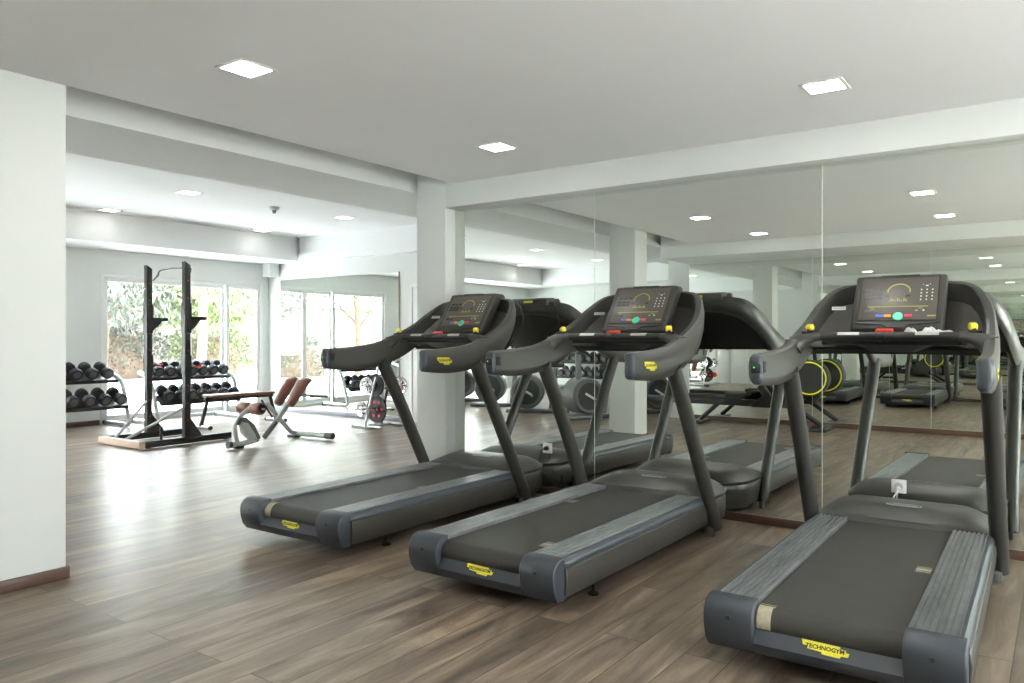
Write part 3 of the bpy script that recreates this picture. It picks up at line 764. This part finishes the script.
# ------------------------------------------------------------------ back-extension bench
t = thing('back_extension_bench', 'grey angled back-extension bench with two brown hip pads and brown ankle rollers', 'exercise bench', (-8.15, 6.2, 0))
B = lambda mb, name, m, p=t: mb.build(name, m, p)
B(MB().tube([(0, -.14, .09), (0, .06, .29)], .036, 14, flat=.7), 'lower_beam', mat('dark_grey_paint', (.13, .13, .12), .35, .3))
B(MB().tube([(0, .04, .27), (0, .24, .50)], .034, 14, flat=.8), 'main_beam', greyp)
B(MB().prism([(-.56, .29), (-.50, .37), (-.42, .37), (-.30, .27), (-.21, .10), (-.25, .05), (-.29, .07), (-.38, .23), (-.47, .31), (-.52, .28)], -.035, .035, 'x', .008), 'shroud', mat('dark_grey_paint', (.1, .1, .1), .35))
B(MB().prism([(-.50, .32), (-.40, .30), (-.30, .16), (-.27, .09), (-.38, .10), (-.46, .18)], -.028, .045, 'x', .006), 'adjuster_plate', greyp)
B(MB().tube(crv([(.0, -.34, .48), (.0, -.46, .40), (.0, -.55, .29), (.0, -.55, .17), (.0, -.52, .06)], 5), .028, 12), 'curved_arm', greyp)
fr = B(MB().tube(crv([(-.0, -.62, .055), (.0, -.42, .055), (.0, -.24, .085)], 4), .036, 14), 'front_foot', greyp)
MB().cyl((0, -.655, .055), (0, -.61, .055), .044, 16).build('end_plug', blueg, fr)
MB().b2((-.05, -.55, 0), (.05, -.46, .03), bev=.006).build('rubber_foot', rubber, fr)
B(MB().cyl((-.26, -.33, .475), (.26, -.33, .475), .012, 10), 'roller_axle', silver)
for s in (-1, 1):
    r = B(MB().lathe([(0, s*.035), (.065, s*.035), (.075, s*.05), (.075, s*.20), (.065, s*.215), (0, s*.215)], (0, -.33, .475), 'x', 24), 'ankle_roller', brownl)
    MB().lathe([(0, s*.216), (.052, s*.216), (.05, s*.222), (0, s*.222)], (0, -.33, .475), 'x', 20).build('end_cap', black, r)
for s in (-1, 1):
    sec = []
    for v, (y, z, w_, d_) in enumerate([(.155, .475, .035, .035), (.17, .50, .058, .05), (.27, .64, .075, .062), (.37, .765, .085, .06), (.44, .80, .08, .04), (.47, .79, .055, .02)]):
        row = []
        for k in range(14):
            a = 2*PI*k/14; ca, sa = math.cos(a), math.sin(a)
            cx_ = math.copysign(abs(ca)**.6, ca)*w_; n_ = math.copysign(abs(sa)**.7, sa)*d_
            row.append((s*.125+cx_, y-n_*.8, z+n_*.6))
        sec.append(row)
    B(MB().loft(sec), 'hip_pad', brownl)
for s in (-1, 1):
    h = B(MB().tube([(s*.06, .36, .60), (s*.16, .46, .58)], .014, 10), 'handle_bar', silver)
    MB().cyl((s*.16, .46, .58), (s*.16, .74, .56), .020, 12).build('hand_grip', mat('olive_grip', (.14, .15, .08), .5), h)
B(MB().tube([(-.16, .02, .50), (-.24, .46, .09), (-.26, .55, .06)], .030, 14, flat=.8), 'rear_leg', greyp)
rf = B(MB().cyl((-.34, .60, .052), (.34, .66, .052), .036, 16), 'rear_foot', greyp)
MB().cyl((.24, .651, .052), (.36, .661, .052), .044, 16).build('end_sleeve', mat('dark_grey_paint2', (.12, .12, .12), .5), rf)
MB().b2((-.42, .54, 0), (-.26, .64, .03), bev=.006).build('rubber_foot', rubber, rf)
B(MB().cyl((-.02, .0, .33), (-.24, .0, .54), .014, 10), 'pull_knob', black)

# ------------------------------------------------------------------ plate tree
t = thing('plate_tree', 'chrome weight-plate tree beside the far mirror, behind the farthest treadmill', 'weight rack', (-8.4, 8.35, 0))
B = lambda mb, name, m, p=t: mb.build(name, m, p)
B(MB().tube([(0, 0, .02), (0, .06, 1.16)], .028, 14), 'post', silver); B(MB().tube([(0, -.34, .02), (0, -.06, .9)], .02, 12), 'brace', silver)
B(MB().cyl((-.30, -.30, .03), (.30, -.30, .03), .024, 12), 'foot', silver); B(MB().cyl((-.30, .20, .03), (.30, .20, .03), .024, 12), 'foot', silver)
B(MB().cyl((0, -.32, .03), (0, .22, .03), .024, 12), 'foot', silver)
for y0, y1, z in ((-.55, 0, .29), (0, .58, .25), (-.36, 0, .63), (0, .50, .60), (-.15, .45, 1.0)): B(MB().cyl((0, y0, z), (0, y1, z), .013, 12), 'horn', chrome)
def plate(y, z, r, m_, label, w_=.022, hub=None):
    p = thing('weight_plate', label, 'weight plate', (-8.4, 8.35+y, z))
    MB().lathe([(.016, -w_/2), (r*.25, -w_/2), (r*.3, -w_*.3), (r*.8, -w_*.3), (r*.86, -w_/2), (r, -w_/2), (r, w_/2), (r*.86, w_/2), (r*.8, w_*.3), (r*.3, w_*.3), (r*.25, w_/2), (.016, w_/2), (.016, -w_/2)], (0, 0, 0), 'y', 28).build('disc', m_, p)
    for k in range(6):
        a = PI/3*k; MB().cyl((r*.55*math.cos(a), -w_*.32, r*.55*math.sin(a)), (r*.55*math.cos(a), w_*.32, r*.55*math.sin(a)), r*.13, 12).build('hub_mark' if hub else 'grip_hole', hub or black, p)
plate(-.31, .63, .125, chrome, 'chrome weight plate on the left upper horn of the plate tree')
plate(-.12, .63, .17, rubber, 'black weight plate behind the chrome one on the left upper horn')
plate(.30, .60, .12, chrome, 'chrome weight plate on the right upper horn, nearer the post')
plate(.43, .60, .135, chrome, 'chrome weight plate with red hub at the end of the right upper horn', hub=redp)
plate(-.10, .27, .205, rubber, 'large black weight plate with red marks on the lower horn of the plate tree', hub=redp)
plate(-.40, .29, .11, chrome, 'small chrome weight plate on the low left horn of the plate tree')
plate(.50, .25, .075, redp, 'small red weight plate on the low right horn of the plate tree', .04)
plate(.12, 1.0, .09, greyf, 'small grey weight plate on the topmost horn of the plate tree', .05)

# ------------------------------------------------------------------ machines behind the camera, seen in the mirrors
# rowing machine standing along the opposite mirrors
t = thing('rowing_machine', 'black rowing machine with yellow-ringed flywheel, seen in the mirrors behind the treadmills', 'rowing machine', (-3.8, -.55, 0))
B = lambda mb, name, m, p=t: mb.build(name, m, p)
B(MB().b2((-1.85, -.05, .30), (.55, .05, .40), bev=.012), 'rail', black)
B(MB().b2((-1.45, -.10, .40), (-.2, .10, .455), bev=.02, seg=3), 'rail_cover', rubber)
B(MB().box((-.28, 0, .48), (.34, .28, .06), None, .025, 3), 'seat', rubber)
fw = B(MB().lathe([(0, -.10), (.235, -.10), (.262, -.07), (.262, .07), (.235, .10), (0, .10)], (.80, 0, .755), 'y', 40), 'flywheel', rubber)
MB().lathe([(.222, .1005), (.240, .1005), (.240, .112), (.222, .112), (.222, .1005)], (.80, 0, .755), 'y', 48).build('yellow_ring', mat('yellow_ring', (.85, .80, .02), .4), fw)
MB().lathe([(.222, -.1005), (.240, -.1005), (.240, -.112), (.222, -.112), (.222, -.1005)], (.80, 0, .755), 'y', 48).build('yellow_ring', MATS['yellow_ring'], fw)
B(MB().prism([(-.15, .30), (.62, .30), (.75, .50), (.55, .78), (.35, .62)], -.06, .06, 'y', .02, 3), 'housing', rubber)
B(MB().tube([(.42, .0, .42), (.96, 0, .06)], .05, 12, flat=.7), 'front_leg', black); B(MB().b2((.84, -.28, 0), (1.06, .28, .06), bev=.015), 'front_foot', black)
B(MB().tube([(-.55, .0, .36), (-.88, 0, .06)], .05, 12, flat=.7), 'rear_leg', black); B(MB().b2((-.98, -.22, 0), (-.80, .22, .05), bev=.015), 'rear_foot', black)
for s in (-1, 1): B(MB().box((.20, s*.15, .50), (.10, .12, .32), (0, -.6, 0), .02), 'footplate', black)
B(MB().tube([(.55, 0, .80), (.45, 0, 1.18)], .022, 10), 'display_arm', black); B(MB().box((.43, 0, 1.22), (.03, .30, .20), (0, .3, 0), .01), 'display', black)
B(MB().cyl((-.05, -.25, .52), (-.05, .25, .52), .018, 12), 'pull_handle', rubber)

def bike(loc, rz, label, r=.30, w_=.22):
    t = thing('exercise_bike', label, 'exercise bike', loc, rz, 'flywheel machines seen in the mirrors')
    B = lambda mb, name, m, p=t: mb.build(name, m, p)
    fw = B(MB().lathe([(0, -w_), (r*.9, -w_), (r, -w_+.04), (r, w_-.04), (r*.9, w_), (0, w_)], (0, 0, .08+r), 'x', 40), 'drum', greyf)
    MB().lathe([(0, w_+.001), (r*.75, w_+.001), (r*.78, w_-.01), (0, w_-.01)], (0, 0, .08+r), 'x', 36).build('drum_cover', rubber, fw)
    MB().box((w_+.006, 0, .08+r), (.01, .20, .038), (.5, 0, 0), .004).build('silver_flash', greyp, fw)
    B(MB().b2((-w_*.8, -.75, 0), (w_*.8, .38, .07), bev=.025, seg=3), 'base', greyf)
    B(MB().tube([(0, -.42, .06), (0, -.50, .80)], .045, 14), 'seat_post', greyf)
    B(MB().box((0, -.52, .85), (.24, .28, .08), None, .035, 3), 'saddle', rubber)
    B(MB().tube([(0, .06, .30), (0, .10, 1.12)], .05, 14), 'mast', greyf)
    B(MB().box((0, .12, 1.22), (.38, .06, .28), (-.4, 0, 0), .02, 3), 'display', rubber)
    B(MB().tube(crv([(-.24, -.18, 1.05), (-.26, .02, 1.06), (-.16, .10, 1.08), (.16, .10, 1.08), (.26, .02, 1.06), (.24, -.18, 1.05)], 5), .018, 10), 'handlebar', rubber)
    B(MB().cyl((-w_-.08, -.1, .32), (w_+.08, -.1, .32), .02, 10), 'crank', chrome)
    return t
bk = bike((-6.52, -.02, 0), math.radians(28), 'large grey drum exercise machine seen in the mirror between the farther treadmills')
dup(bk, (-7.86, -.35, 0), math.radians(60), 'grey flywheel machine seen in the mirror left of the large drum machine')
dup(bk, (-9.15, -.95, 0), math.radians(60), 'grey flywheel machine seen in the mirror beside the white column')
dup(bk, (-6.0, -1.55, 0), math.radians(28), 'grey flywheel machine behind the large drum machine, seen only in the mirror')
dup(bk, (-10.4, -1.6, 0), math.radians(60), 'grey flywheel machine farthest away in the mirror, by the window wall')

# ------------------------------------------------------------------ garden beyond the glass doors
terr = mat('pale_terrace', (.72, .71, .67), .8, var=.05, vscale=1)
struct('ground_terrace', MB().b2((-26, -30, -.12), (XW-.2, 40, -.02)), terr)
struct('ground_garden', MB().b2((-70, -60, -.3), (-26, 80, -.04)), mat('dry_lawn', (.16, .17, .10), .9, var=.3, vscale=2))
gw = struct('wall_garden', MB().b2((-33.4, -40, -.3), (-33, 60, 3.0)), mat('pink_render', (.11, .086, .076), .9, var=.06, vscale=1))
def leaf_mat(n, c): return mat(n, c, .7, var=.35, vscale=3)
LF = [leaf_mat('leaf_olive', (.055, .068, .040)), leaf_mat('leaf_bright', (.085, .115, .036)), leaf_mat('leaf_grey_green', (.066, .074, .055))]
bark = mat('pale_bark', (.10, .066, .044), .9, bump=.6, bscale=8, var=.3, vscale=5)
def leaves(n, f, size, asp):
    bm = bmesh.new()
    for _ in range(n):
        p = f(); s_ = size*random.uniform(.6, 1.4)
        d1 = Vector((random.gauss(0, 1), random.gauss(0, 1), random.gauss(0, 1)-(1.6 if asp > 2 else 0))).normalized(); d2 = d1.orthogonal().normalized()
        d2 = (d2*math.cos(random.random()*6)+d1.cross(d2)*math.sin(random.random()*6))
        q = [p-d2*s_/2, p+d1*s_*asp*.5-d2*s_*.3, p+d1*s_*asp, p+d1*s_*asp*.5+d2*s_*.5]
        bm.faces.new([bm.verts.new(v) for v in q])
    m = MB(); m.bm.free(); m.bm = bm; return m
def tree(x, y, h, r, n, lm, label, weep=False, trunk_r=.14, size=.16, bare=False):
    t = thing('garden_tree', label, 'tree', (x, y, -.05))
    b = MB(); b.tube(crv([(0, 0, 0), (.1, .05, h*.3), (-.05, .1, h*.6), (.05, 0, h*.85)], 4), [trunk_r*(1-.04*k) for k in range(13)], 10).build('trunk', bark, t)
    b = MB()
    for k in range(16 if bare else 9):
        a = k*2.4; z0 = h*(.3+.045*k) if not bare else h*(.15+.05*k)
        b.tube(crv([(0, .05, z0), (r*.4*math.cos(a), r*.4*math.sin(a), z0+h*.16), (r*.85*math.cos(a), r*.85*math.sin(a), z0+h*(.10 if weep else .24))], 4), [.05-.004*q for q in range(9)], 7)
    b.build('branches', bark, t)
    def f():
        while True:
            v = Vector((random.uniform(-1, 1), random.uniform(-1, 1), random.uniform(-1, 1)))
            if .3 < v.length < 1: break
        z = h*.72+v.z*h*.34
        if weep: z = h*.62+v.z*h*.42*(.5+.5*math.hypot(v.x, v.y))
        return Vector((v.x*r, v.y*r, z))
    o = leaves(int(n*2), f, size*.6, 3.0 if weep else 1.3).build('foliage', lm, t, flat=True); o['kind'] = 'stuff'
def bush(x, y, rx, ry, h, n, lm, label):
    t = thing('garden_hedge', label, 'hedge', (x, y, -.05))
    def f():
        a = random.random()*2*PI; q = random.random()**.4
        return Vector((rx*q*math.cos(a), ry*q*math.sin(a), h*(1-(q**3)*.35)*random.random()**.6))
    o = leaves(int(n*1.6), f, .085, 1.2).build('foliage', lm, t, flat=True); o['kind'] = 'stuff'
    MB().lathe([(0, 0), (.8, 0), (.86, .3), (.7, .8), (0, .92)], (0, 0, 0), 'z', 16).build('inner_branches', bark, t, flat=True).scale = (rx*.8, ry*.8, h*.85)
tree(-24.5, 12.2, 5.2, 2.6, 2600, LF[2], 'grey-green weeping tree seen through the left glass door', True)
tree(-24.0, 15.2, 5.4, 2.2, 2600, LF[1], 'bright green weeping tree seen between the uprights of the squat stand', True)
tree(-20.0, 12.7, 6.0, 1.6, 500, LF[1], 'tree with thick orange-brown trunk seen just right of the squat stand', False, .15)
tree(-19.5, 14.6, 5.0, 2.3, 500, LF[2], 'nearly bare pale tree seen through the right glass door', False, .10, .12, True)
tree(-22.0, 3.0, 5.5, 2.6, 2200, LF[2], 'feathery tree seen reflected in the far mirror, left of its seam', True)
tree(-21.0, -1.5, 5.5, 2.4, 1800, LF[0], 'olive green tree seen reflected in the far mirror, right of its seam')
tree(-24, 19.5, 5.5, 2.6, 1200, LF[0], 'olive green tree at the far right of the garden')
tree(-24, -8, 5.5, 2.6, 1200, LF[0], 'olive green tree at the far left of the garden')
bush(-25.5, 12.4, 1.0, 2.6, 2.1, 3500, LF[2], 'clipped grey-green hedge seen through the left glass door')
bush(-25.5, 16.6, 1.0, 1.7, 2.0, 2500, LF[1], 'bright green bush seen behind the squat stand')
bush(-22.5, 5.2, 1.2, 1.8, 1.8, 2000, LF[0], 'green shrub seen reflected at the left of the far mirror')
bush(-22.0, .4, 1.2, 1.6, 1.5, 2000, LF[2], 'low grey-green shrub seen reflected in the far mirror right of its seam')
# ------------------------------------------------------------------ light and camera
w = bpy.data.worlds.new('sky'); bpy.context.scene.world = w; w.use_nodes = True
nt = w.node_tree; bg = nt.nodes['Background']
tc = nt.nodes.new('ShaderNodeTexCoord'); sp = nt.nodes.new('ShaderNodeSeparateXYZ'); nt.links.new(tc.outputs['Generated'], sp.inputs[0])
rp = nt.nodes.new('ShaderNodeValToRGB'); nt.links.new(sp.outputs['Z'], rp.inputs['Fac'])
rp.color_ramp.elements[0].color = (1, .99, .96, 1); rp.color_ramp.elements[1].color = (.62, .78, 1, 1)
nt.links.new(rp.outputs['Color'], bg.inputs['Color']); bg.inputs['Strength'].default_value = 18.0
sl = bpy.data.lights.new('sun', 'SUN'); sl.energy = 22; sl.angle = math.radians(1.5); sl.color = (1, .96, .88)
so = bpy.data.objects.new('sun', sl); C.objects.link(so); so.rotation_euler = (math.radians(28), math.radians(12), 0)

cam = bpy.data.cameras.new('camera'); co = bpy.data.objects.new('camera', cam); C.objects.link(co)
co.location = (0, 0, 1.34); co.rotation_euler = (PI/2, 0, math.radians(35.57))
cam.sensor_width = 36; cam.lens = 772.5/1024*36; cam.shift_y = -3.7/1024; cam.clip_start = .02; cam.clip_end = 300
S = bpy.context.scene; S.camera = co
S.view_settings.view_transform = 'Standard'; S.view_settings.look = 'None'; S.view_settings.gamma = 1; S.view_settings.exposure = .62
S.view_settings.use_curve_mapping = False
S.cycles.max_bounces = 14; S.cycles.diffuse_bounces = 6; S.cycles.glossy_bounces = 9; S.cycles.transparent_max_bounces = 16; S.cycles.transmission_bounces = 4
S.cycles.use_denoising = True; S.cycles.sample_clamp_indirect = 6; S.cycles.caustics_reflective = True; S.cycles.caustics_refractive = False
